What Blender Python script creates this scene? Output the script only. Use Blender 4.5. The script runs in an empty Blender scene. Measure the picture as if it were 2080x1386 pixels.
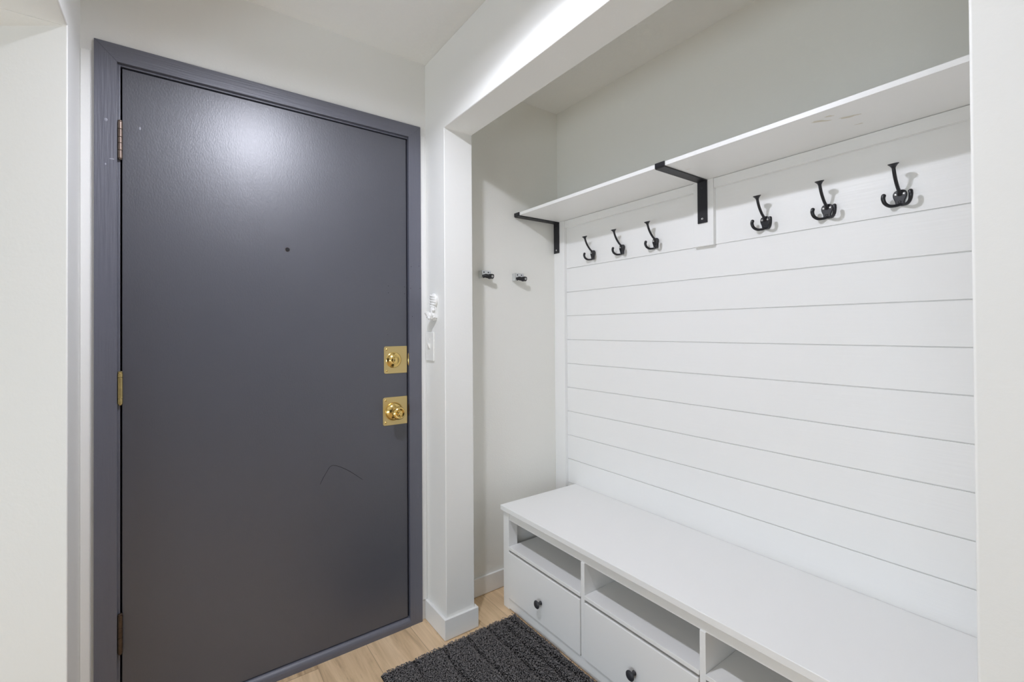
import bpy, bmesh, math, random
from mathutils import Vector, Matrix, Euler
random.seed(7)
R = math.radians
scene = bpy.context.scene
COL = scene.collection

# ------------------------------------------------------------------ camera
CAM_H = 1.226
cam_data = bpy.data.cameras.new('camera')
cam = bpy.data.objects.new('camera', cam_data)
COL.objects.link(cam)
yaw, pitch, roll = R(35.9819), R(0.4193), R(-0.3532)
fw = Vector((math.sin(yaw), math.cos(yaw), 0)); rt = Vector((math.cos(yaw), -math.sin(yaw), 0)); up = Vector((0, 0, 1))
f2 = fw * math.cos(pitch) + up * math.sin(pitch); u2 = up * math.cos(pitch) - fw * math.sin(pitch)
r3 = rt * math.cos(roll) + u2 * math.sin(roll); u3 = u2 * math.cos(roll) - rt * math.sin(roll)
m = Matrix((r3, u3, -f2)).transposed().to_4x4()
m.translation = Vector((0, 0, CAM_H))
cam.matrix_world = m
cam_data.sensor_fit = 'HORIZONTAL'
cam_data.sensor_width = 36.0
cam_data.lens = 932.3372 / 2080 * 36
cam_data.shift_y = (663.6458 - 693) / 2080
cam_data.clip_start = 0.02
scene.camera = cam

# ------------------------------------------------------------------ world, lights, exposure
world = bpy.data.worlds.new('world'); scene.world = world
world.use_nodes = True
bg = world.node_tree.nodes['Background']
bg.inputs[0].default_value = (0.90, 0.96, 1.0, 1)
bg.inputs[1].default_value = 0.05

def area_light(name, loc, target, sx, sy, power, color):
    d = bpy.data.lights.new(name, 'AREA'); d.shape = 'RECTANGLE'; d.size = sx; d.size_y = sy
    d.energy = power; d.color = color
    o = bpy.data.objects.new(name, d); COL.objects.link(o)
    o.location = loc
    o.rotation_euler = (Vector(target) - Vector(loc)).to_track_quat('-Z', 'Y').to_euler()
    return o
# unseen fill light added low in the side passage, no window modelled
area_light('passage_fill', (-2.3, 0.2, 0.62), (1.0, 0.6, 1.2), 2.4, 0.8, 37, (0.756, 0.881, 1.0))

scene.view_settings.view_transform = 'Standard'
scene.view_settings.look = 'None'
scene.view_settings.gamma = 1.0
scene.view_settings.exposure = 0.0
scene.view_settings.use_curve_mapping = False
scene.cycles.max_bounces = 16
scene.cycles.diffuse_bounces = 10
scene.cycles.glossy_bounces = 6

LAMP = (0.30, 0.93, 2.235)      # bulb of the ceiling fixture
LAMP_POWER = 10.2      # light thrown all round
LED_POWER = 12.2      # light thrown mainly down
LAMP_COLOR = (0.86, 0.885, 1.0)

# ------------------------------------------------------------------ dimensions
YW = 1.8085      # face of the wall with the door
XC, XCI = 0.8586, 0.9893      # nook front wall: outer and inner face
YC, YN = 1.6382, 0.135        # opening of the nook
ZC, ZH = 2.368, 2.0372        # ceiling, header underside
YS = 1.8202                   # nook side wall
XB = 1.6235                   # nook back wall
XS = 1.6165                   # face of the shiplap boards
XT = 1.5987                   # face of the trim boards
XL, YJ, ZHL = -0.2311, 1.624, 2.0189
YR = -0.175                   # far side wall of the nook

# ------------------------------------------------------------------ materials
def new_mat(name, color, rough=0.5, metal=0.0, bump=None, spec=0.5, var=None, coat=0.0):
    """bump = (scale, strength, distance, (sx,sy,sz) or None); var = (scale, amount)"""
    mt = bpy.data.materials.new(name); mt.use_nodes = True
    nt = mt.node_tree; b = nt.nodes['Principled BSDF']
    b.inputs['Base Color'].default_value = (*color, 1)
    b.inputs['Roughness'].default_value = rough
    b.inputs['Metallic'].default_value = metal
    b.inputs['Specular IOR Level'].default_value = spec
    b.inputs['Coat Weight'].default_value = coat
    tc = nt.nodes.new('ShaderNodeTexCoord')
    if var:
        n = nt.nodes.new('ShaderNodeTexNoise'); n.inputs['Scale'].default_value = var[0]; n.inputs['Detail'].default_value = 4
        nt.links.new(tc.outputs['Object'], n.inputs['Vector'])
        mx = nt.nodes.new('ShaderNodeMix'); mx.data_type = 'RGBA'
        lo = tuple(c * (1 - var[1]) for c in color); hi = tuple(min(1, c * (1 + var[1])) for c in color)
        mx.inputs[6].default_value = (*lo, 1); mx.inputs[7].default_value = (*hi, 1)
        nt.links.new(n.outputs['Fac'], mx.inputs[0]); nt.links.new(mx.outputs[2], b.inputs['Base Color'])
    if bump:
        n = nt.nodes.new('ShaderNodeTexNoise'); n.inputs['Scale'].default_value = bump[0]; n.inputs['Detail'].default_value = 5
        mp = nt.nodes.new('ShaderNodeMapping')
        if bump[3]: mp.inputs['Scale'].default_value = bump[3]
        nt.links.new(tc.outputs['Object'], mp.inputs['Vector']); nt.links.new(mp.outputs['Vector'], n.inputs['Vector'])
        bp = nt.nodes.new('ShaderNodeBump'); bp.inputs['Strength'].default_value = bump[1]; bp.inputs['Distance'].default_value = bump[2]
        nt.links.new(n.outputs['Fac'], bp.inputs['Height']); nt.links.new(bp.outputs['Normal'], b.inputs['Normal'])
    return mt

M = {}
M['wall'] = new_mat('wall_paint', (0.84, 0.84, 0.815), 0.55, bump=(110, 0.10, 0.003, None), spec=0.3)
M['wall_white'] = new_mat('white_wall_paint', (0.85, 0.85, 0.83), 0.5, bump=(70, 0.10, 0.004, None), spec=0.3)
M['nook'] = new_mat('nook_wall_paint', (0.84, 0.835, 0.79), 0.6, bump=(140, 0.15, 0.003, None), spec=0.25)
M['ceiling'] = new_mat('ceiling_paint', (0.88, 0.88, 0.86), 0.8, bump=(60, 0.35, 0.006, None), spec=0.2)
M['trim'] = new_mat('white_trim_paint', (0.86, 0.86, 0.845), 0.4, bump=(60, 0.1, 0.002, None), spec=0.4)
M['board'] = new_mat('white_board_paint', (0.87, 0.87, 0.86), 0.4, bump=(40, 0.18, 0.003, (1, 0.12, 2.2)), spec=0.4)
M['bench'] = new_mat('white_furniture_paint', (0.87, 0.87, 0.86), 0.4, bump=(50, 0.06, 0.002, None), spec=0.4)
M['shelf'] = new_mat('white_shelf_paint', (0.87, 0.87, 0.86), 0.4, bump=(60, 0.08, 0.002, None), spec=0.4)
M['stain'] = new_mat('tan_stain', (0.70, 0.66, 0.56), 0.6)
M['door'] = new_mat('slate_door_paint', (0.070, 0.073, 0.091), 0.40, bump=(260, 0.26, 0.0012, (1, 1, 0.45)), spec=1.0, var=(3, 0.04))
M['casing'] = new_mat('slate_casing_paint', (0.106, 0.110, 0.142), 0.46, bump=(170, 0.35, 0.003, (1, 1, 0.04)), spec=1.0)
M['casing_top'] = new_mat('slate_head_casing_paint', (0.106, 0.110, 0.142), 0.46, bump=(170, 0.35, 0.003, (0.04, 1, 1)), spec=1.0)
M['chip'] = new_mat('pale_paint_chip', (0.30, 0.31, 0.36), 0.5)
M['hole'] = new_mat('dark_hole', (0.012, 0.012, 0.014), 0.8)
M['black'] = new_mat('black_metal', (0.014, 0.014, 0.018), 0.38, bump=(300, 0.15, 0.001, None), spec=0.5)
M['hook'] = new_mat('black_hook_enamel', (0.012, 0.012, 0.016), 0.3, spec=0.5)
M['screw'] = new_mat('steel_screw', (0.55, 0.55, 0.55), 0.35, metal=1.0)
M['dark_screw'] = new_mat('dark_screw', (0.05, 0.05, 0.055), 0.35, metal=0.6)
M['brass'] = new_mat('polished_brass', (0.83, 0.60, 0.22), 0.16, metal=1.0)
M['brass_plate'] = new_mat('satin_brass', (0.72, 0.56, 0.26), 0.34, metal=0.85, bump=(200, 0.05, 0.001, None))
M['bronze'] = new_mat('bronze_hinge', (0.19, 0.145, 0.12), 0.4, metal=0.9, var=(60, 0.3))
M['old_brass'] = new_mat('worn_brass_hinge', (0.46, 0.36, 0.16), 0.38, metal=0.9, var=(80, 0.35))
M['dark_bronze'] = new_mat('dark_bronze_hinge', (0.10, 0.07, 0.05), 0.42, metal=0.85, var=(80, 0.5))
M['zinc'] = new_mat('zinc_plate', (0.72, 0.74, 0.75), 0.32, metal=0.85)
M['plastic'] = new_mat('black_plastic', (0.012, 0.012, 0.014), 0.4)
M['switch'] = new_mat('white_switch_plastic', (0.84, 0.84, 0.81), 0.35)
M['ornament'] = new_mat('white_painted_cast_iron', (0.84, 0.84, 0.82), 0.4, bump=(220, 0.5, 0.004, None))
M['charcoal'] = new_mat('charcoal_knob', (0.035, 0.036, 0.042), 0.45)
M['peep'] = new_mat('brown_peephole_ring', (0.16, 0.09, 0.05), 0.4, metal=0.6)
M['shade'] = new_mat('white_lamp_shade', (0.8, 0.8, 0.8), 0.5)

def floor_mat():
    mt = bpy.data.materials.new('oak_plank_floor'); mt.use_nodes = True
    nt = mt.node_tree; N = nt.nodes; L = nt.links; b = N['Principled BSDF']
    tc = N.new('ShaderNodeTexCoord'); sep = N.new('ShaderNodeSeparateXYZ'); L.new(tc.outputs['Object'], sep.inputs[0])
    def math_(op, a, bb=None, c=None):
        n = N.new('ShaderNodeMath'); n.operation = op
        for i, v in enumerate((a, bb, c)):
            if v is None: continue
            if isinstance(v, (int, float)): n.inputs[i].default_value = v
            else: L.new(v, n.inputs[i])
        return n.outputs[0]
    W = 0.182
    u = math_('DIVIDE', math_('SUBTRACT', sep.outputs['X'], 0.4775), W)
    col = math_('FLOOR', u); fr = math_('FRACT', u)
    wn = N.new('ShaderNodeTexWhiteNoise'); wn.noise_dimensions = '1D'; L.new(col, wn.inputs['W'])
    yy = math_('ADD', sep.outputs['Y'], math_('MULTIPLY', wn.outputs['Value'], 7.0))
    v = math_('DIVIDE', yy, 1.22); row = math_('FLOOR', v); frv = math_('FRACT', v)
    wn2 = N.new('ShaderNodeTexWhiteNoise'); wn2.noise_dimensions = '2D'
    cmb = N.new('ShaderNodeCombineXYZ'); L.new(col, cmb.inputs[0]); L.new(row, cmb.inputs[1]); L.new(cmb.outputs[0], wn2.inputs['Vector'])
    # stretched grain, shifted per plank
    gv = N.new('ShaderNodeCombineXYZ')
    L.new(math_('ADD', math_('MULTIPLY', sep.outputs['X'], 13.0), math_('MULTIPLY', wn2.outputs['Value'], 50)), gv.inputs[0])
    L.new(math_('MULTIPLY', yy, 1.1), gv.inputs[1])
    n1 = N.new('ShaderNodeTexNoise'); n1.inputs['Scale'].default_value = 1.6; n1.inputs['Detail'].default_value = 8; n1.inputs['Roughness'].default_value = 0.62
    n1.inputs['Distortion'].default_value = 0.9
    L.new(gv.outputs[0], n1.inputs['Vector'])
    gv2 = N.new('ShaderNodeCombineXYZ')
    L.new(math_('ADD', math_('MULTIPLY', sep.outputs['X'], 60.0), math_('MULTIPLY', wn2.outputs['Value'], 90)), gv2.inputs[0])
    L.new(math_('MULTIPLY', yy, 3.0), gv2.inputs[1])
    n2 = N.new('ShaderNodeTexNoise'); n2.inputs['Scale'].default_value = 2.0; n2.inputs['Detail'].default_value = 4
    L.new(gv2.outputs[0], n2.inputs['Vector'])
    ramp = N.new('ShaderNodeValToRGB'); e = ramp.color_ramp.elements
    e[0].position = 0.34; e[0].color = (0.43, 0.29, 0.17, 1); e[1].position = 0.68; e[1].color = (0.83, 0.63, 0.41, 1)
    k = e.new(0.5); k.color = (0.68, 0.495, 0.30, 1)
    fac = math_('ADD', math_('MULTIPLY', n1.outputs['Fac'], 0.78), math_('MULTIPLY', n2.outputs['Fac'], 0.22))
    fac = math_('ADD', fac, math_('MULTIPLY', math_('SUBTRACT', wn2.outputs['Value'], 0.5), 0.16))
    L.new(fac, ramp.inputs[0])
    # dark narrow cracks in the grain
    vo = N.new('ShaderNodeTexNoise'); vo.inputs['Scale'].default_value = 3.2; vo.inputs['Detail'].default_value = 2; L.new(gv.outputs[0], vo.inputs['Vector'])
    crack = math_('LESS_THAN', math_('ABSOLUTE', math_('SUBTRACT', vo.outputs['Fac'], 0.665)), 0.006)
    edge = math_('LESS_THAN', math_('MINIMUM', fr, math_('SUBTRACT', 1.0, fr)), 0.006)
    edgev = math_('LESS_THAN', math_('MINIMUM', frv, math_('SUBTRACT', 1.0, frv)), 0.0012)
    seam = math_('MAXIMUM', math_('MAXIMUM', edge, edgev), math_('MULTIPLY', crack, 0.45))
    mx = N.new('ShaderNodeMix'); mx.data_type = 'RGBA'; L.new(math_('MULTIPLY', seam, 0.5), mx.inputs[0])
    L.new(ramp.outputs[0], mx.inputs[6]); mx.inputs[7].default_value = (0.17, 0.11, 0.065, 1)
    L.new(mx.outputs[2], b.inputs['Base Color'])
    b.inputs['Roughness'].default_value = 0.5; b.inputs['Specular IOR Level'].default_value = 0.35
    bp = N.new('ShaderNodeBump'); bp.inputs['Strength'].default_value = 0.15; bp.inputs['Distance'].default_value = 0.002
    L.new(n2.outputs['Fac'], bp.inputs['Height']); L.new(bp.outputs[0], b.inputs['Normal'])
    return mt
M['floor'] = floor_mat()

def rug_mat():
    mt = bpy.data.materials.new('charcoal_pile'); mt.use_nodes = True
    nt = mt.node_tree; N = nt.nodes; L = nt.links; b = N['Principled BSDF']
    tc = N.new('ShaderNodeTexCoord')
    n = N.new('ShaderNodeTexNoise'); n.inputs['Scale'].default_value = 130; n.inputs['Detail'].default_value = 3
    L.new(tc.outputs['Object'], n.inputs['Vector'])
    r = N.new('ShaderNodeValToRGB'); e = r.color_ramp.elements
    e[0].position = 0.3; e[0].color = (0.075, 0.071, 0.074, 1); e[1].position = 0.72; e[1].color = (0.30, 0.283, 0.28, 1)
    L.new(n.outputs['Fac'], r.inputs[0]); L.new(r.outputs[0], b.inputs['Base Color'])
    b.inputs['Roughness'].default_value = 0.85; b.inputs['Specular IOR Level'].default_value = 0.2
    return mt
M['rug'] = rug_mat()
M['rug_back'] = new_mat('rug_backing_groove_shade', (0.015, 0.015, 0.016), 0.9, bump=(300, 0.3, 0.001, None))  # backing coloured near-black to paint shade into the pile grooves

# ------------------------------------------------------------------ mesh helpers
class MB:
    """collects shapes in world coordinates and links them as one mesh object"""
    def __init__(s): s.v = []; s.f = []; s.mi = []
    def add(s, verts, faces, mi=0):
        o = len(s.v); s.v += [tuple(q) for q in verts]
        for f in faces: s.f.append([i + o for i in f]); s.mi.append(mi)
        return s
    def box(s, x0, x1, y0, y1, z0, z1, mi=0):
        x0, x1 = sorted((x0, x1)); y0, y1 = sorted((y0, y1)); z0, z1 = sorted((z0, z1))
        return s.add([(x0, y0, z0), (x1, y0, z0), (x1, y1, z0), (x0, y1, z0), (x0, y0, z1), (x1, y0, z1), (x1, y1, z1), (x0, y1, z1)],
                     [(0, 3, 2, 1), (4, 5, 6, 7), (0, 1, 5, 4), (1, 2, 6, 5), (2, 3, 7, 6), (3, 0, 4, 7)], mi)
    def prism(s, pts, axis, a, b, mi=0):
        """polygon pts swept along axis from a to b; pts are (y,z) for x, (x,z) for y, (x,y) for z"""
        def P(q, t): return {'x': (t, q[0], q[1]), 'y': (q[0], t, q[1]), 'z': (q[0], q[1], t)}[axis]
        n = len(pts)
        area = sum(pts[i][0] * pts[(i + 1) % n][1] - pts[(i + 1) % n][0] * pts[i][1] for i in range(n))
        if (area < 0) != (axis == 'y'): pts = pts[::-1]
        v = [P(q, a) for q in pts] + [P(q, b) for q in pts]
        f = [tuple(range(n))[::-1], tuple(range(n, 2 * n))] + [(i, (i + 1) % n, n + (i + 1) % n, n + i) for i in range(n)]
        if b < a: f = [t[::-1] for t in f]
        return s.add(v, f, mi)
    def tube(s, pts, rad, seg=12, mi=0, flat=None):
        """round bar along pts; rad = number or list; flat = (axis vector, factor) squashes the section"""
        pts = [Vector(q) for q in pts]; n = len(pts)
        rad = [rad] * n if isinstance(rad, (int, float)) else rad
        t0 = (pts[1] - pts[0]).normalized()
        ref = Vector((0, 0, 1)) if abs(t0.z) < 0.9 else Vector((0, 1, 0))
        nrm = (ref - t0 * ref.dot(t0)).normalized(); v = []
        for i in range(n):
            t = (pts[min(i + 1, n - 1)] - pts[max(i - 1, 0)]).normalized()
            nrm = (nrm - t * nrm.dot(t)).normalized(); bn = t.cross(nrm)
            for k in range(seg):
                a = 2 * math.pi * k / seg
                d = nrm * math.cos(a) + bn * math.sin(a)
                if flat: d = d - Vector(flat[0]) * d.dot(Vector(flat[0])) * (1 - flat[1])
                v.append(pts[i] + d * rad[i])
        f = [tuple(range(seg))[::-1], tuple(range((n - 1) * seg, n * seg))]
        for i in range(n - 1):
            for k in range(seg):
                k2 = (k + 1) % seg
                f.append((i * seg + k, i * seg + k2, (i + 1) * seg + k2, (i + 1) * seg + k))
        return s.add(v, f, mi)
    def lathe(s, org, axis, prof, seg=28, mi=0):
        """prof = [(distance along axis, radius)]"""
        ax = Vector(axis).normalized(); ref = Vector((0, 0, 1)) if abs(ax.z) < 0.9 else Vector((1, 0, 0))
        a1 = (ref - ax * ref.dot(ax)).normalized(); a2 = ax.cross(a1); v = []; n = len(prof)
        for d, r in prof:
            for k in range(seg):
                a = 2 * math.pi * k / seg
                v.append(Vector(org) + ax * d + (a1 * math.cos(a) + a2 * math.sin(a)) * max(r, 1e-5))
        f = [tuple(range(seg))[::-1], tuple(range((n - 1) * seg, n * seg))]
        for i in range(n - 1):
            for k in range(seg):
                k2 = (k + 1) % seg
                f.append((i * seg + k, i * seg + k2, (i + 1) * seg + k2, (i + 1) * seg + k))
        return s.add(v, f, mi)
    def ball(s, c, r, sc=(1, 1, 1), mi=0, seg=14, rings=9, rot=None):
        v = []; f = []
        for i in range(rings + 1):
            th = math.pi * i / rings
            for k in range(seg):
                a = 2 * math.pi * k / seg
                q = Vector((math.sin(th) * math.cos(a) * sc[0], math.sin(th) * math.sin(a) * sc[1], math.cos(th) * sc[2])) * r
                if rot: q.rotate(rot)
                v.append(Vector(c) + q)
        for i in range(rings):
            for k in range(seg):
                k2 = (k + 1) % seg
                f.append((i * seg + k, (i + 1) * seg + k, (i + 1) * seg + k2, i * seg + k2))
        return s.add(v, f, mi)
    def build(s, name, mats, parent=None, bevel=0.0, seg=2, loc=None, angle=35):
        mats = mats if isinstance(mats, (list, tuple)) else [mats]
        if parent is not None:
            base = parent; o0 = Vector((0, 0, 0))
            while base is not None: o0 += base.location; base = base.parent
        else:
            if loc is None:
                lo = [min(q[i] for q in s.v) for i in range(3)]; hi = [max(q[i] for q in s.v) for i in range(3)]
                loc = ((lo[0] + hi[0]) / 2, (lo[1] + hi[1]) / 2, lo[2])
            o0 = Vector(loc)
        me = bpy.data.meshes.new(name)
        me.from_pydata([tuple(Vector(q) - o0) for q in s.v], [], s.f)
        for mt in mats: me.materials.append(mt)
        me.polygons.foreach_set('material_index', s.mi)
        bm = bmesh.new(); bm.from_mesh(me)
        bmesh.ops.remove_doubles(bm, verts=bm.verts, dist=1e-6)
        bmesh.ops.recalc_face_normals(bm, faces=bm.faces)
        bm.to_mesh(me); bm.free()
        me.polygons.foreach_set('use_smooth', [True] * len(me.polygons))
        me.set_sharp_from_angle(angle=R(angle))
        o = bpy.data.objects.new(name, me); COL.objects.link(o)
        if parent is not None: o.parent = parent
        else: o.location = o0
        if bevel:
            b = o.modifiers.new('bevel', 'BEVEL'); b.width = bevel; b.segments = seg; b.limit_method = 'ANGLE'; b.angle_limit = R(40); b.harden_normals = True
        return o

def tag(o, label, cat, group=None, kind=None):
    o['label'] = label; o['category'] = cat
    if group: o['group'] = group
    if kind: o['kind'] = kind
    return o
def thing(name, loc, label, cat, group=None, kind=None):
    o = bpy.data.objects.new(name, None); COL.objects.link(o); o.location = loc; o.empty_display_size = 0.05
    return tag(o, label, cat, group, kind)
def copy_tree(o, parent=None):
    c = o.copy(); COL.objects.link(c)
    if parent is not None: c.parent = parent
    for ch in list(o.children): copy_tree(ch, c)
    return c
def struct(name, mb, mat, label, cat, bevel=0.0, seg=2):
    return tag(mb.build(name, mat, None, bevel, seg), label, cat, kind='structure')
def smooth_path(pts, n=6):
    """Catmull-Rom through pts (any tuple length)"""
    out = []; P = [pts[0]] + list(pts) + [pts[-1]]
    for i in range(1, len(P) - 2):
        for k in range(n):
            t = k / n
            out.append(tuple(0.5 * (2 * b + (c - a) * t + (2 * a - 5 * b + 4 * c - d) * t * t + (3 * b - a - 3 * c + d) * t ** 3)
                             for a, b, c, d in zip(P[i - 1], P[i], P[i + 1], P[i + 2])))
    return out + [tuple(pts[-1])]

# ------------------------------------------------------------------ the room
struct('floor', MB().box(-2.4, 1.9, -2.7, 2.2, -0.06, 0.0), M['floor'], 'light oak plank floor of the entry hall', 'floor')
struct('ceiling', MB().box(XL, 1.8, -2.7, 2.0, ZC, ZC + 0.08), M['ceiling'], 'white textured ceiling above the door and nook', 'ceiling')
DX0, DX1, DZ = -0.170, 0.802, 2.060     # rough opening for the door frame
b = MB()
b.prism([(XL, 0), (DX0, 0), (DX0, DZ), (DX1, DZ), (DX1, 0), (XC, 0), (XC, ZC), (XL, ZC)], 'y', YW, YW + 0.13)
struct('wall_front', b, M['wall'], 'off-white wall around the dark entry door', 'wall')
b = MB()
b.prism([(-2.7, 0), (-2.7, ZC), (YW + 0.13, ZC), (YW + 0.13, 0), (YC, 0), (YC, ZH), (YN, ZH), (YN, 0)], 'x', XC, XCI)
struct('wall_right', b, M['wall'], 'white wall with header beam and post framing the open bench nook', 'wall', 0.004, 3)
WX = -2.4                        # far end of the angled wall
WY = YJ + (XL - WX) * math.tan(yaw)
b = MB()
b.add([(XL, -2.7, ZHL), (XL, YJ, ZHL), (XL, YJ, 0), (XL, YW + 0.13, 0), (XL, YW + 0.13, ZC), (XL, -2.7, ZC),          # 0-5 face of the hall
       (WX, WY, 0), (WX, WY, ZHL), (WX, -2.7, ZHL), (WX, -2.7, ZC), (WX, WY + 0.1, ZC), (WX, WY + 0.1, 0)],
      [(0, 1, 2, 3, 4, 5), (1, 7, 6, 2), (0, 8, 7, 1), (0, 5, 9, 8), (5, 4, 10, 9), (3, 11, 10, 4), (2, 6, 11, 3), (6, 7, 8, 9, 10, 11)])
struct('wall_left', b, M['wall_white'], 'white angled wall and header left of the dark entry door', 'wall', 0.005, 3)
b = MB().prism([(XL - 0.006, YJ + 0.0055), (WX + 0.01, YJ + 0.0055), (WX + 0.01, WY - 0.01)], 'z', ZHL - 0.0012, ZHL + 0.0005)
struct('ceiling_passage', b, M['ceiling'], 'textured low ceiling of the side passage at the upper left', 'ceiling')
struct('wall_passage', MB().box(-2.5, -2.4, -2.7, 2.95, 0, ZC), M['wall_white'], 'white far wall of the side passage beyond the picture edge', 'wall')
struct('wall_nook_left', MB().box(XCI, XB + 0.13, YS, YW + 0.13, 0, ZC), M['nook'], 'greige side wall of the nook with two metal clips', 'wall')
struct('wall_back', MB().box(XB, XB + 0.13, YR - 0.1, YS, 0, ZC), M['nook'], 'greige back wall of the nook above the shelf', 'wall')
struct('wall_nook_right', MB().box(XCI, XB, YR - 0.1, YR, 0, ZC), M['nook'], 'greige end wall of the nook behind the near wall', 'wall')

# baseboards
zb, tb = 0.0833, 0.0123
b = MB().prism([(XC - tb, YC - tb), (XC - tb, YW - 0.002), (XC, YW - 0.002), (XC, YC), (XCI, YC), (XCI, YS), (XCI + tb, YS), (XCI + tb, YC - tb)], 'z', 0.0015, zb)
struct('baseboard_post', b, M['trim'], 'white baseboard wrapped around the foot of the wall post', 'baseboard', 0.002)
struct('baseboard_nook', MB().box(XCI + tb, XB, YS - tb, YS, 0.0015, zb), M['trim'], 'white baseboard at the foot of the nook side wall', 'baseboard', 0.002)
struct('baseboard_right', MB().box(XC - tb, XC, -2.7, YN, 0.0015, zb), M['trim'], 'white baseboard at the foot of the near right wall', 'baseboard', 0.002)
# thin filler strips between the walls and the door casing
struct('trim_1', MB().box(XL, -0.2085, YW - 0.006, YW + 0.01, 0, 2.053), M['wall_white'], 'narrow white filler strip left of the dark door casing', 'trim', 0.003, 3)
struct('trim_2', MB().box(0.8335, 0.8545, YW - 0.004, YW + 0.01, zb, 2.058), M['wall_white'], 'narrow white filler strip right of the dark door casing', 'trim', 0.002, 2)

# shiplap and its trim
G0, GD = 1.5394, 0.12170
b = MB().box(XS + 0.0045, XB, YR, YS, 0.0, 1.80)
z_hi = G0
for i in range(13):
    z1 = G0 - GD * i - 0.0014; z0 = G0 - GD * (i + 1) + 0.0014
    if z1 < 0.01: break
    b.box(XS, XS + 0.0046, YR, YS, max(z0, 0.002), z1)
b.box(XS, XS + 0.0046, YR, YS, G0 + 0.0009, 1.80)
struct('wall_shiplap', b, M['board'], 'white shiplap boards on the back of the nook', 'wall', 0.0007, 1)
struct('trim_3', MB().box(XT, XS, 1.7425, YS, 0.0, 1.7835), M['board'], 'white upright trim board at the left end of the shiplap', 'trim', 0.0015)
struct('trim_4', MB().box(XT, XS, 0.9315, 1.0125, 1.5375, 1.7835), M['board'], 'white backing block behind the middle black shelf bracket', 'trim', 0.0012)
struct('trim_5', MB().box(XT + 0.002, XS, 1.0135, 1.7415, 1.7475, 1.7825), M['board'], 'white trim strip under the shelf between the two brackets', 'trim', 0.0012)
struct('trim_6', MB().box(XT + 0.002, XS, YR, 0.9305, 1.7475, 1.7825), M['board'], 'white trim strip under the shelf right of the middle bracket', 'trim', 0.0012)

# ------------------------------------------------------------------ entry door
LX0, LX1, LZ0, LZ1 = -0.1383, 0.7705, 0.0365, 2.0248
YL = YW + 0.001
door = thing('door_1', ((LX0 + LX1) / 2, YW, 0), 'slate grey entry door in matching painted frame with brass locks', 'door', kind='structure')
b = MB().box(LX0, LX1, YL, YL + 0.045, LZ0, LZ1)
leaf = b.build('door_leaf', M['door'], door, 0.0015)
# old screw holes, chips and a scratch on the leaf
b = MB()
for x, z, r in [(0.6918, 1.4086, .0016), (0.7618, 1.4081, .0016), (0.6917, 1.3805, .0016), (0.7617, 1.3794, .0016), (0.6889, 1.21, .0014)]:
    b.lathe((x, YL - 0.0001, z), (0, 1, 0), [(0, r), (0.002, r)], 10)
pts = smooth_path([(0.4252, YL - .0001, 0.6538), (0.4463, YL - .0001, 0.6919), (0.4713, YL - .0001, 0.717), (0.5241, YL - .0001, 0.6905), (0.5846, YL - .0001, 0.6408)], 6)
b.tube(pts, [0.0004] + [0.0007] * (len(pts) - 2) + [0.0004], 6)
b.build('scratch_mark', M['hole'], leaf)
b = MB()
for i in range(1): b.ball((-0.0965, YL, 1.8528), 0.004, (0.6, 0.15, 1.3))
b.build('paint_chip', M['chip'], leaf)
# peephole
b = MB().lathe((0.3169, YL, 1.5205), (0, -1, 0), [(-0.004, .0072), (0.0010, .0072), (0.0014, .0068), (0.0002, .0066)])
pe = b.build('peephole', M['peep'], door)
MB().lathe((0.3169, YL, 1.5205), (0, -1, 0), [(-0.001, .0062), (0.0018, .0062), (0.0021, .003), (0.0022, .0008)]).build('lens', M['hole'], pe)
# jamb with rabbet and stop
b = MB()
for x0, x1, s0, s1 in [(-0.170, -0.1430, -0.170, -0.128), (0.7772, 0.802, 0.760, 0.802)]:
    b.box(x0, x1, YW - 0.0005, YW + 0.048, 0.0, 2.058)
    b.box(s0, s1, YW + 0.048, YW + 0.12, 0.0, 2.058)
b.box(-0.1430, 0.7772, YW - 0.0005, YW + 0.048, 2.0294, 2.058)
b.box(-0.128, 0.760, YW + 0.048, YW + 0.12, 2.012, 2.058)
b.box(-0.128, 0.760, YW + 0.048, YW + 0.12, 0.0, 0.045)
b.build('jamb', M['casing'], door, 0.001)
# casing: mitred flat boards
CX0, CX1, CI0, CI1, CT, CIT = -0.2004, 0.8300, -0.1487, 0.7765, 2.0885, 2.0358
for pts, nm, mt in [([(CX0, 0), (CI0, 0), (CI0, CIT), (CX0, CT)], 'casing_board', 'casing'), ([(CI1, 0), (CX1, 0), (CX1, CT), (CI1, CIT)], 'casing_board', 'casing'),
                    ([(CX0, CT), (CI0, CIT), (CI1, CIT), (CX1, CT)], 'casing_board', 'casing_top')]:
    o = MB().prism(pts, 'y', YW - 0.0125, YW).build(nm, M[mt], door, 0.0007, 2)
    if pts[0][0] == CX0 and pts[1][1] == 0:
        c = MB()
        for x, z, sx, sz in [(-0.1739, 1.8551, .004, .005), (-0.1607, 1.7413, .006, .0025), (-0.175, 1.7236, .002, .003)]:
            c.ball((x, YW - 0.0125, z), 1.0, (sx, 0.0007, sz), seg=10, rings=6)
        c.build('paint_chip', M['chip'], o)
    if pts[0][0] == CI1:
        c = MB()
        for x, z in [(0.7854, 1.4927), (0.8208, 1.4975), (0.7827, 1.402), (0.8249, 1.4041), (0.790, 1.285)]:
            c.lathe((x, YW - 0.0126, z), (0, 1, 0), [(0, .0015), (0.002, .0015)], 10)
        c.build('nail_hole', M['hole'], o)
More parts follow.
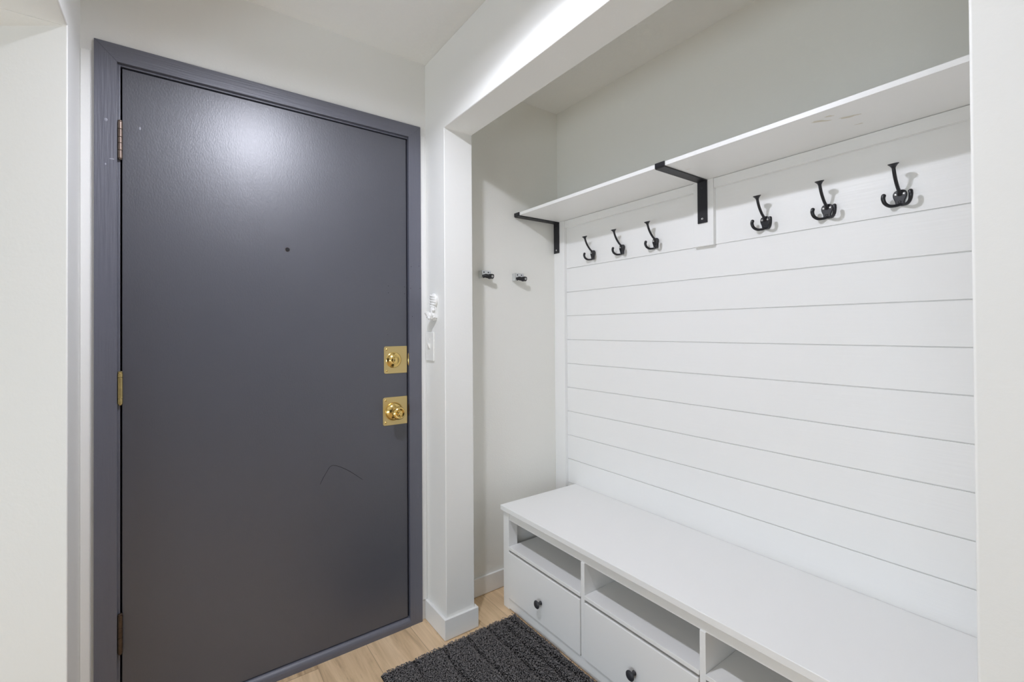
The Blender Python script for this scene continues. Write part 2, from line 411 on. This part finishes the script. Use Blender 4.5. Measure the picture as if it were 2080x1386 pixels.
# rounded threshold strip
prof = [(YW + 0.012, 0.0), (YW - 0.0135, 0.0), (YW - 0.0135, 0.014)] + [(YW + 0.0045 - 0.018 * math.cos(t), 0.014 + 0.0195 * math.sin(t)) for t in [R(a) for a in (15, 30, 45, 60, 75, 90)]] + [(YW + 0.012, 0.0335)]
MB().prism(prof, 'x', -0.1490, 0.7790).build('threshold', M['casing_top'], door)
# three hinges, each a different finish
def hinge(z0, z1, mat, tip, joints):
    n = len(joints); b = MB(); xh, yh, r = -0.1418, YW - 0.008, 0.0062
    ed = [z0] + joints + [z1]
    for i in range(len(ed) - 1):
        b.lathe((xh, yh, ed[i] + 0.0004), (0, 0, 1), [(0, r * .93), (0.0006, r), (ed[i + 1] - ed[i] - 0.0014, r), (ed[i + 1] - ed[i] - 0.0008, r * .93)], 18)
    b.box(xh - 0.012, xh + 0.0, yh + 0.005, yh + 0.008, z0, z1)
    h = b.build('hinge', mat, door)
    h['label'] = tip
    b = MB().lathe((xh, yh, z1 - 0.001), (0, 0, 1), [(0, .0045), (0.002, .0058), (0.005, .0058), (0.0065, .0035), (0.007, .0005)], 18)
    b.lathe((xh, yh, z0 + 0.001), (0, 0, -1), [(0, .0045), (0.002, .005), (0.005, .0035), (0.006, .0005)], 18)
    b.build('hinge_pin', mat, h)
hinge(1.748, 1.858, M['bronze'], 'reddish bronze top hinge', [1.772, 1.794, 1.812, 1.836])
hinge(1.012, 1.104, M['old_brass'], 'worn brass middle hinge', [1.028, 1.091])
hinge(0.270, 0.382, M['dark_bronze'], 'dark bronze bottom hinge', [0.316, 0.344])
# deadbolt plate and knob plate
def rounded_rect(x0, x1, z0, z1, r, left_only=True):
    pts = [(x1, z0), (x1, z1)]
    for cx, cz, a0 in ((x0 + r, z1 - r, 90), (x0 + r, z0 + r, 180)):
        for k in range(6): a = R(a0 + 90 * k / 5); pts.append((cx + r * math.cos(a), cz + r * math.sin(a)))
    return pts
def lock_plate(name, x0, z0, z1, label):
    b = MB().prism(rounded_rect(x0, LX1 - 0.0004, z0, z1, 0.008), 'y', YL - 0.0022, YL + 0.0005)
    pl = b.build(name, M['brass_plate'], door, 0.0006, 1); pl['label'] = label
    for z in (z0 + 0.012, z1 - 0.012):
        MB().lathe((x0 + 0.0115, YL - 0.0018, z), (0, -1, 0), [(0, .0042), (0.0008, .0042), (0.0022, .0026), (0.0026, .0006)], 14).build('screw', M['brass'], pl)
    return pl
pl = lock_plate('deadbolt_plate', 0.6718, 1.0509, 1.1620, 'square satin brass deadbolt plate')
c = (0.7120, YL - 0.0018, 1.1060)
MB().lathe(c, (0, -1, 0), [(0, .0325), (0.0016, .0325), (0.0034, .0305), (0.0044, .0285), (0.0058, .0225), (0.0090, .0190), (0.0105, .0165), (0.0098, .013), (0.0098, .0125)], 40).build('lock_cylinder', M['brass'], pl)
b = MB().lathe((c[0], c[1] - 0.0095, c[2]), (0, -1, 0), [(0, .012), (0.002, .0118), (0.003, .0095), (0.0032, .0005)], 30)
b.box(c[0] - 0.0012, c[0] + 0.0012, c[1] - 0.0129, c[1] - 0.0123, c[2] - 0.006, c[2] + 0.003, 1)
b.build('key_plug', [M['brass'], M['hole']], pl)
pl = lock_plate('knob_plate', 0.6670, 0.8405, 0.9545, 'square satin brass plate behind the door knob')
c = (0.7130, YL - 0.0018, 0.8955)
MB().lathe(c, (0, -1, 0), [(0, .037), (0.002, .037), (0.006, .0345), (0.012, .029), (0.016, .022), (0.018, .0165), (0.024, .0145)], 40).build('rose', M['brass'], pl)
kn = MB().lathe(c, (0, -1, 0), [(0.020, .0135), (0.030, .0125), (0.036, .0150), (0.041, .0215), (0.047, .0255), (0.053, .0265), (0.058, .0245), (0.0615, .0195), (0.0605, .0150), (0.058, .0115), (0.058, .011)], 40).build('knob', M['brass'], pl)
b = MB().lathe((c[0], c[1] - 0.0575, c[2]), (0, -1, 0), [(0, .0105), (0.004, .0105), (0.0055, .0085), (0.006, .0005)], 28)
b.box(c[0] - 0.0055, c[0] + 0.0055, c[1] - 0.0675, c[1] - 0.063, c[2] - 0.0018, c[2] + 0.0018)
b.build('turn_button', M['brass'], pl)
# strike plates on the jamb edge
for z, mt in ((1.106, 'brass'), (0.897, 'dark_bronze')):
    MB().lathe((0.7772, YW - 0.0008, z), (0, 0, 1), [(-0.027, .001), (-0.020, .0032), (0, .0042), (0.020, .0032), (0.027, .001)], 14).build('strike_lip', M[mt], door)

# ------------------------------------------------------------------ light switch and white cast hook on the post
sw = thing('light_switch', (XC, 1.7665, 1.158), 'white toggle light switch on the post right of the door', 'light switch')
MB().box(XC - 0.0055, XC, 1.7300, 1.8010, 1.0980, 1.2190).build('cover_plate', M['switch'], sw, 0.003, 3)
MB().prism([(XC - 0.004, 1.147), (XC - 0.004, 1.171), (XC - 0.0065, 1.171), (XC - 0.017, 1.1765), (XC - 0.0175, 1.1690), (XC - 0.0065, 1.147)], 'y', 1.7612, 1.7712).build('toggle', M['switch'], sw, 0.001, 2)
for z in (1.1283, 1.1886):
    MB().lathe((XC - 0.005, 1.7662, z), (-1, 0, 0), [(0, .0032), (0.0012, .0030), (0.0016, .0010)], 14).build('screw', M['switch'], sw)

orn = thing('ornamental_hook', (XC, 1.735, 1.325), 'small white ornate cast wall hook above the light switch', 'wall hook')
b = MB()
yo = 1.7230
b.ball((XC - 0.006, yo, 1.3495), 0.029, (0.45, 0.95, 1.02), seg=22, rings=14)
for k in range(5):      # raised ribs across the shell
    z = 1.369 - k * 0.0105; w = 0.019 + 0.003 * math.sin(k)
    b.tube(smooth_path([(XC - 0.012, yo + w, z + 0.004), (XC - 0.0200, yo, z - 0.001), (XC - 0.010, yo - w * 1.15, z - 0.006)], 4), [0.0018] + [0.0034] * 7 + [0.0018], 8)
b.build('shell_plate', M['ornament'], orn)
b = MB()
b.tube(smooth_path([(XC - 0.007, yo, 1.334), (XC - 0.009, yo - 0.003, 1.314), (XC - 0.010, yo - 0.004, 1.295), (XC - 0.006, yo - 0.005, 1.276), (XC - 0.003, yo - 0.005, 1.268)], 5), [0.013] * 5 + [0.0145] * 6 + [0.015] * 5 + [0.010] * 4 + [0.004], 14)
for k in range(7):
    b.ball((XC - 0.015 + 0.003 * math.sin(k * 2.1), yo - 0.010 + 0.010 * math.cos(k * 1.7), 1.322 - k * 0.0068), 0.0066, seg=10, rings=7)
b.build('scroll_body', M['ornament'], orn)
b = MB()
b.tube(smooth_path([(XC - 0.006, yo + 0.002, 1.291), (XC - 0.018, yo + 0.006, 1.288), (XC - 0.028, yo + 0.010, 1.292), (XC - 0.033, yo + 0.012, 1.303)], 6), [0.0155] * 6 + [0.0150] * 6 + [0.0100] * 6 + [0.0045], 12)
for k in range(6):
    b.ball((XC - 0.008 - k * 0.0042, yo + 0.004 + 0.008 * math.cos(k * 2.0), 1.284 + 0.008 * math.sin(k * 2.3)), 0.0075, seg=10, rings=7)
b.build('prong', M['ornament'], orn)

# ------------------------------------------------------------------ two metal clips on the nook side wall
cl = thing('wall_clip', (1.131, YS, 1.470), 'silver clip with black lever on side wall, nearer the white post', 'wall clip', 'metal clips on the nook side wall')
x0, zt, zb_ = 1.131, 1.5015, 1.4665
b = MB()
b.box(x0, x0 + 0.0022, YS - 0.029, YS, zb_, zt)
b.box(x0, x0 + 0.050, YS - 0.029, YS - 0.0268, zb_ + 0.004, zt)
b.box(x0 + 0.0478, x0 + 0.050, YS - 0.029, YS, zb_ + 0.010, zt)
b.build('bracket', M['zinc'], cl, 0.0006, 1)
for k, xx in enumerate((x0 + 0.011, x0 + 0.035, x0 + 0.0445)):
    MB().lathe((xx, YS - 0.0290, zt - 0.0075), (0, -1, 0), [(0, .0034 - .0012 * (k == 2)), (0.0004, .0034 - .0012 * (k == 2))], 12).build('slot_hole', M['hole'], cl)
b = MB()
lp = [(x0 + 0.003, YS - 0.031, 1.4725), (x0 + 0.015, YS - 0.036, 1.4765), (x0 + 0.030, YS - 0.042, 1.4740), (x0 + 0.045, YS - 0.044, 1.4755), (x0 + 0.0545, YS - 0.043, 1.4745)]
b.tube(smooth_path(lp, 5), [0.0078] * 5 + [0.0094] * 5 + [0.0115] * 5 + [0.0112] * 4 + [0.009, 0.0045], 14, flat=((0, 1, 0), 0.6))
b.build('lever', M['plastic'], cl)
MB().lathe((x0 + 0.0435, YS - 0.0500, 1.4750), (0, -1, 0), [(-0.003, .0055), (0.0012, .0055), (0.0018, .0045), (0.0018, .0005)], 18).build('rivet', M['screw'], cl)
c2 = copy_tree(cl); c2.location.x += 0.1935; c2.location.z -= 0.0003
c2['label'] = 'silver clip with black lever on side wall, nearer the shiplap corner'

# ------------------------------------------------------------------ shelf and brackets
XSF, ZS = 1.341, 1.7985
ZU = ZS - 0.0148
b = MB().box(XSF, XB, YR, YS, ZU, ZS)
for (x, y, sx, sy, a) in [(1.400, 0.507, .006, .022, .7), (1.386, 0.482, .004, .010, .5), (1.432, 0.452, .006, .022, .3), (1.505, 0.452, .0025, .010, .3), (1.44, 0.93, .0012, .012, .2)]:
    vv = []
    for k in range(14):
        t = 2 * math.pi * k / 14; rr = 1 + 0.25 * math.sin(3 * t + x * 40) + 0.15 * math.cos(5 * t + y * 30)
        px, py = sx * rr * math.cos(t), sy * rr * math.sin(t)
        vv.append((x + px * math.cos(a) - py * math.sin(a), y + px * math.sin(a) + py * math.cos(a), ZU - 0.0002))
    b.add(vv, [tuple(range(14))], 1)
sh = b.build('wall_shelf', [M['shelf'], M['stain']], None, 0.001, 1)
tag(sh, 'long white board shelf on black brackets above the coat hooks', 'shelf')

def bracket(yc, label):
    t = thing('shelf_bracket', (XT, yc, 1.624), label, 'shelf bracket', 'black strap brackets under the shelf')
    hw, th = 0.0193, 0.0048
    xo, xi = XSF - th, XT
    pr = [(xi, 1.6238), (xi, ZU)]
    pr += [(XSF, ZU), (XSF, ZS + 0.0005), (xo, ZS + 0.0005)]
    for a in (180, 210, 240, 270): pr.append((XSF + 0.001 + (th + 0.001) * math.cos(R(a)), ZU + 0.001 + (th + 0.001) * math.sin(R(a))))
    pr += [(xi - 0.0068, ZU - th), ]
    for a in (90, 60, 30, 0): pr.append((xi - 0.0068 + 0.002 * math.cos(R(a)), ZU - th - 0.002 + 0.002 * math.sin(R(a))))
    pr.append((xi - th, 1.6238))
    b = MB().prism(pr, 'y', yc - hw, yc + hw); b.build('strap', M['black'], t, 0.0008, 2)
    for z, k in ((1.6400, 'screw'), (1.7560, 'dark_screw')):
        MB().lathe((xi - th, yc, z), (-1, 0, 0), [(-0.001, .0042), (0.0006, .0042), (0.0014, .0030), (0.0011, .0016), (0.0004, .0014)], 16).build('screw', M[k], t)
    MB().lathe((XSF + 0.045, yc, ZU - th), (0, 0, -1), [(-0.001, .0036), (0.0005, .0036), (0.0010, .0020)], 14).build('screw', M['dark_screw'], t)
    return t
bracket(0.9730, 'black steel shelf bracket on the white block between the hooks')
bracket(1.7975, 'black steel shelf bracket at the left end by the side wall')

# ------------------------------------------------------------------ six coat hooks
HZ = 1.586
HY = [1.5555, 1.3758, 1.1963, 0.7535, 0.5693, 0.3931]
HL = ['black coat hook nearest the left shelf bracket', 'middle black coat hook of the three left of the white block',
      'black coat hook just left of the white block', 'black coat hook just right of the white block',
      'middle black coat hook of the three right of the white block', 'black coat hook nearest the near white wall, farthest from the block']
def make_hook(y0):
    t = thing('coat_hook', (XS, y0, HZ), HL[0], 'coat hook', 'black coat hooks under the shelf')
    def P(o, s, z): return (XS - o, y0 + s, HZ + z)
    outline = []
    right = [(0.0, 0.0205), (0.007, 0.020), (0.0125, 0.0165), (0.0155, 0.010), (0.0155, 0.003), (0.0135, -0.004), (0.0108, -0.011), (0.0098, -0.018), (0.0082, -0.0215), (0.0, -0.0225)]
    pts = smooth_path(right, 3)
    outline = [(s, z) for s, z in pts] + [(-s, z) for s, z in pts[1:-1]][::-1]
    b = MB().prism([(y0 + s, HZ + z) for s, z in outline], 'x', XS - 0.0062, XS)
    b.build('back_plate', M['hook'], t, 0.0022, 3)
    b = MB()
    path = smooth_path([(0.003, 0, 0.0085), (0.010, 0, 0.0150), (0.026, 0, 0.0265), (0.042, 0, 0.0440), (0.0525, 0, 0.0620), (0.0565, 0, 0.0745)], 5)
    n = len(path)
    b.tube([P(*q) for q in path], [0.0075 - 0.0032 * min(1, i / 7) for i in range(n - 1)] + [0.0042], 14)
    b.lathe(P(0.0560, 0, 0.0720), (-0.25, 0, 1), [(-0.004, .0040), (0, .0050), (0.003, .0068), (0.006, .0092), (0.0085, .0118), (0.0102, .0124), (0.0110, .0116), (0.0114, .0002)], 20)
    b.build('upper_prong', M['hook'], t)
    for sg in (1, -1):
        b = MB()
        path = smooth_path([(0.004, 0.001 * sg, -0.0205), (0.008, 0.009 * sg, -0.0225), (0.018, 0.0195 * sg, -0.0225), (0.0275, 0.0272 * sg, -0.0150), (0.0320, 0.0300 * sg, -0.0030), (0.0310, 0.0290 * sg, 0.0060)], 5)
        n = len(path)
        b.tube([P(*q) for q in path], [0.0038 + 0.0018 * (i / (n - 1)) ** 1.2 for i in range(n)], 14)
        b.ball(P(0.0310, 0.0290 * sg, 0.0060), 0.0056, seg=14, rings=8)
        b.build('lower_prong', M['hook'], t)
    for s, z in ((0.0092, 0.0085), (-0.0092, 0.0085), (0.0, -0.0135)):
        b = MB().lathe(P(0.0060, s, z), (-1, 0, 0), [(-0.001, .0036), (0.0008, .0036), (0.0014, .0026), (0.0008, .0018), (0.0008, .0003)], 16)
        b.build('screw', M['screw'] if z > 0 else M['dark_screw'], t)
    return t
hk = make_hook(HY[0])
for i in range(1, 6):
    c = copy_tree(hk); c.location.y = HY[i]; c['label'] = HL[i]

# ------------------------------------------------------------------ storage bench
BX, BXB = 1.1577, XS - 0.001          # front edge of the top, back
BY1, BY0 = 1.6920, -0.165            # ends
ZT = 0.4486
bench = thing('storage_bench', (1.387, 0.76, 0), 'long white storage bench with open cubbies over drawers', 'bench')
FX = BX + 0.0135                     # front face of the frame
ZA = ZT - 0.0215                     # underside of the top
ZAP = 0.3885                         # underside of the apron
b = MB().box(BX, BXB, BY0, BY1, ZA, ZT); b.build('bench_top', M['bench'], bench, 0.0018, 2)
LY1 = BY1 - 0.004
for y0, y1 in ((LY1 - 0.041, LY1), (BY0 + 0.004, BY0 + 0.045)):
    for xa, xb in ((FX, FX + 0.047), (BXB - 0.055, BXB - 0.008)):
        MB().box(xa, xb, y0, y1, 0.0, ZA).build('leg', M['bench'], bench, 0.0015)
IY1, IY0 = LY1 - 0.041, BY0 + 0.045
MB().box(FX + 0.004, FX + 0.022, IY0, IY1, ZAP, ZA).build('apron', M['bench'], bench, 0.001)
MB().box(FX + 0.002, FX + 0.020, IY0, IY1, 0.004, 0.0480).build('base_rail', M['bench'], bench, 0.0012)
for ya, yb in ((LY1 - 0.018, LY1 - 0.006), (BY0 + 0.010, BY0 + 0.022)):
    MB().box(FX + 0.047, BXB - 0.055, ya, yb, 0.045, ZA).build('side_panel', M['bench'], bench)
MB().box(BXB - 0.014, BXB - 0.006, IY0, IY1, 0.045, ZA).build('back_panel', M['bench'], bench)
DIV = [1.1930, 0.7265, 0.2600]
for y in DIV:
    MB().box(FX + 0.001, BXB - 0.015, y - 0.0090, y + 0.0090, 0.048, ZAP + (0 if True else 0)).build('divider', M['bench'], bench, 0.0008)
bays = [(DIV[0] + 0.009, IY1), (DIV[1] + 0.009, DIV[0] - 0.009), (DIV[2] + 0.009, DIV[1] - 0.009), (IY0, DIV[2] - 0.009)]
ZSH = 0.2760
for k, (ya, yb) in enumerate(bays):
    MB().box(FX - 0.002, BXB - 0.015, ya + 0.0006, yb - 0.0006, ZSH - 0.0135, ZSH).build('shelf', M['bench'], bench, 0.0008)
    if k in (0, 3):   # cleat beside the leg so the shelf meets the side panel
        pass
    ZD0, ZD1 = 0.0515, 0.2520
    d = MB().box(FX - 0.0035, FX + 0.0145, ya + 0.0028, yb - 0.0028, ZD0, ZD1)
    d.box(FX + 0.0145, FX + 0.36, ya + 0.012, yb - 0.012, ZD0 + 0.01, ZD0 + 0.022)
    for q in (ya + 0.012, yb - 0.024): d.box(FX + 0.0145, FX + 0.36, q, q + 0.012, ZD0 + 0.01, ZD1 - 0.03)
    d.box(FX + 0.348, FX + 0.36, ya + 0.012, yb - 0.012, ZD0 + 0.01, ZD1 - 0.03)
    dr = d.build('drawer', M['bench'], bench, 0.0022, 2)
    yk = (ya + yb) / 2
    kb = MB().lathe((FX - 0.0035, yk, 0.1365), (-1, 0, 0), [(0, .0078), (0.0015, .0078), (0.004, .0060), (0.011, .0052), (0.015, .0066), (0.0185, .0135), (0.0205, .0158), (0.0225, .0158), (0.0250, .0135), (0.0268, .0070), (0.0272, .0003)], 30)
    ko = kb.build('knob', M['charcoal'], dr); ko['label'] = 'charcoal mushroom knob'

# ------------------------------------------------------------------ rug with curly pile
RX0, RX1, RY0, RY1 = 0.5745, 1.1690, 0.70, 1.6010
rug = thing('door_mat', ((RX0 + RX1) / 2, (RY0 + RY1) / 2, 0), 'charcoal ribbed shaggy door mat in front of the bench', 'rug')
MB().box(RX0 + 0.003, RX1 - 0.003, RY0 + 0.003, RY1 - 0.003, 0.0005, 0.0045).build('backing', M['rug_back'], rug, 0.001)
rnd = random.Random(3)
V = []; F = []
octa = [(1, 0, 0), (0, 1, 0), (-1, 0, 0), (0, -1, 0), (0, 0, 1), (0, 0, -1)]
of = [(0, 1, 4), (1, 2, 4), (2, 3, 4), (3, 0, 4), (1, 0, 5), (2, 1, 5), (3, 2, 5), (0, 3, 5)]
GROOVES = [RX0 + 0.59 * q for q in (0.0, 0.20, 0.40, 0.585, 0.755, 0.86, 0.94, 1.0)]
ox, oy = (RX0 + RX1) / 2, (RY0 + RY1) / 2
step = 0.0047
nx = int((RX1 - RX0 - 0.004) / step)
ny = int((RY1 - RY0 - 0.004) / step)
for i in range(nx):
    for j in range(ny):
        x = RX0 + 0.003 + (i + 0.5 + rnd.uniform(-.45, .45)) * step
        y = RY0 + 0.003 + (j + 0.5 + rnd.uniform(-.45, .45)) * step
        gd = min(abs(x - g - 0.004 * math.sin(y * 23 + g * 50)) for g in GROOVES)
        if gd < 0.0013: continue
        hgt = 0.0040 + 0.0100 * min(1.0, gd / 0.017) ** 0.65
        ed = min(y - RY0, RY1 - y)
        if ed < 0.006: hgt = min(hgt, 0.0075)
        coarse = x > GROOVES[4]
        if coarse: hgt += rnd.choice((-0.0025, 0, 0.0025))
        L_ = rnd.uniform(0.0042, 0.0062); w = rnd.uniform(0.0016, 0.0024)
        eu = Euler((rnd.uniform(-.8, .8), rnd.uniform(-.8, .8), rnd.uniform(0, 6.28)))
        if ed < 0.006 or min(x - RX0, RX1 - x) < 0.006: L_ *= 0.55; eu = Euler((0, 0, rnd.choice((0.1, 3.0)) if ed < 0.006 else 1.57))
        mat3 = eu.to_matrix()
        base = len(V); c = Vector((x - ox, y - oy, hgt + rnd.uniform(-.0012, .0016)))
        for q in octa:
            V.append(tuple(c + mat3 @ Vector((q[0] * L_, q[1] * w, q[2] * w))))
        for f in of: F.append((f[0] + base, f[1] + base, f[2] + base))
me = bpy.data.meshes.new('pile'); me.from_pydata(V, [], F); me.materials.append(M['rug'])
me.polygons.foreach_set('use_smooth', [True] * len(me.polygons))
po = bpy.data.objects.new('pile', me); COL.objects.link(po); po.parent = rug; po['kind'] = 'stuff'

# ------------------------------------------------------------------ ceiling fixture with its bulb
cf = thing('ceiling_light', (LAMP[0], LAMP[1], ZC), 'round white flush ceiling light in front of the entry door', 'ceiling light')
rs = 0.15
b = MB().lathe((LAMP[0], LAMP[1], ZC), (0, 0, -1), [(0.0, rs - 0.02), (0.0, rs), (0.1640, rs), (0.1640, rs - 0.003), (0.004, rs - 0.003), (0.004, 0.03)], 48)
b.build('shade', M['shade'], cf)
b = MB().lathe((LAMP[0], LAMP[1], ZC), (0, 0, -1), [(0.004, .02), (0.05, .02), (0.05, .004)], 20)
b.build('socket', M['shade'], cf)
ld = bpy.data.lights.new('bulb_light', 'POINT'); ld.energy = LAMP_POWER; ld.shadow_soft_size = 0.035; ld.color = LAMP_COLOR
lo = bpy.data.objects.new('bulb_light', ld); COL.objects.link(lo); lo.parent = cf; lo.location = (0, 0, LAMP[2] - ZC)
ld = bpy.data.lights.new('led_light', 'AREA'); ld.shape = 'DISK'; ld.size = 0.09; ld.energy = LED_POWER; ld.color = LAMP_COLOR
lo = bpy.data.objects.new('led_light', ld); COL.objects.link(lo); lo.parent = cf; lo.location = (0, 0, LAMP[2] - ZC - 0.002)
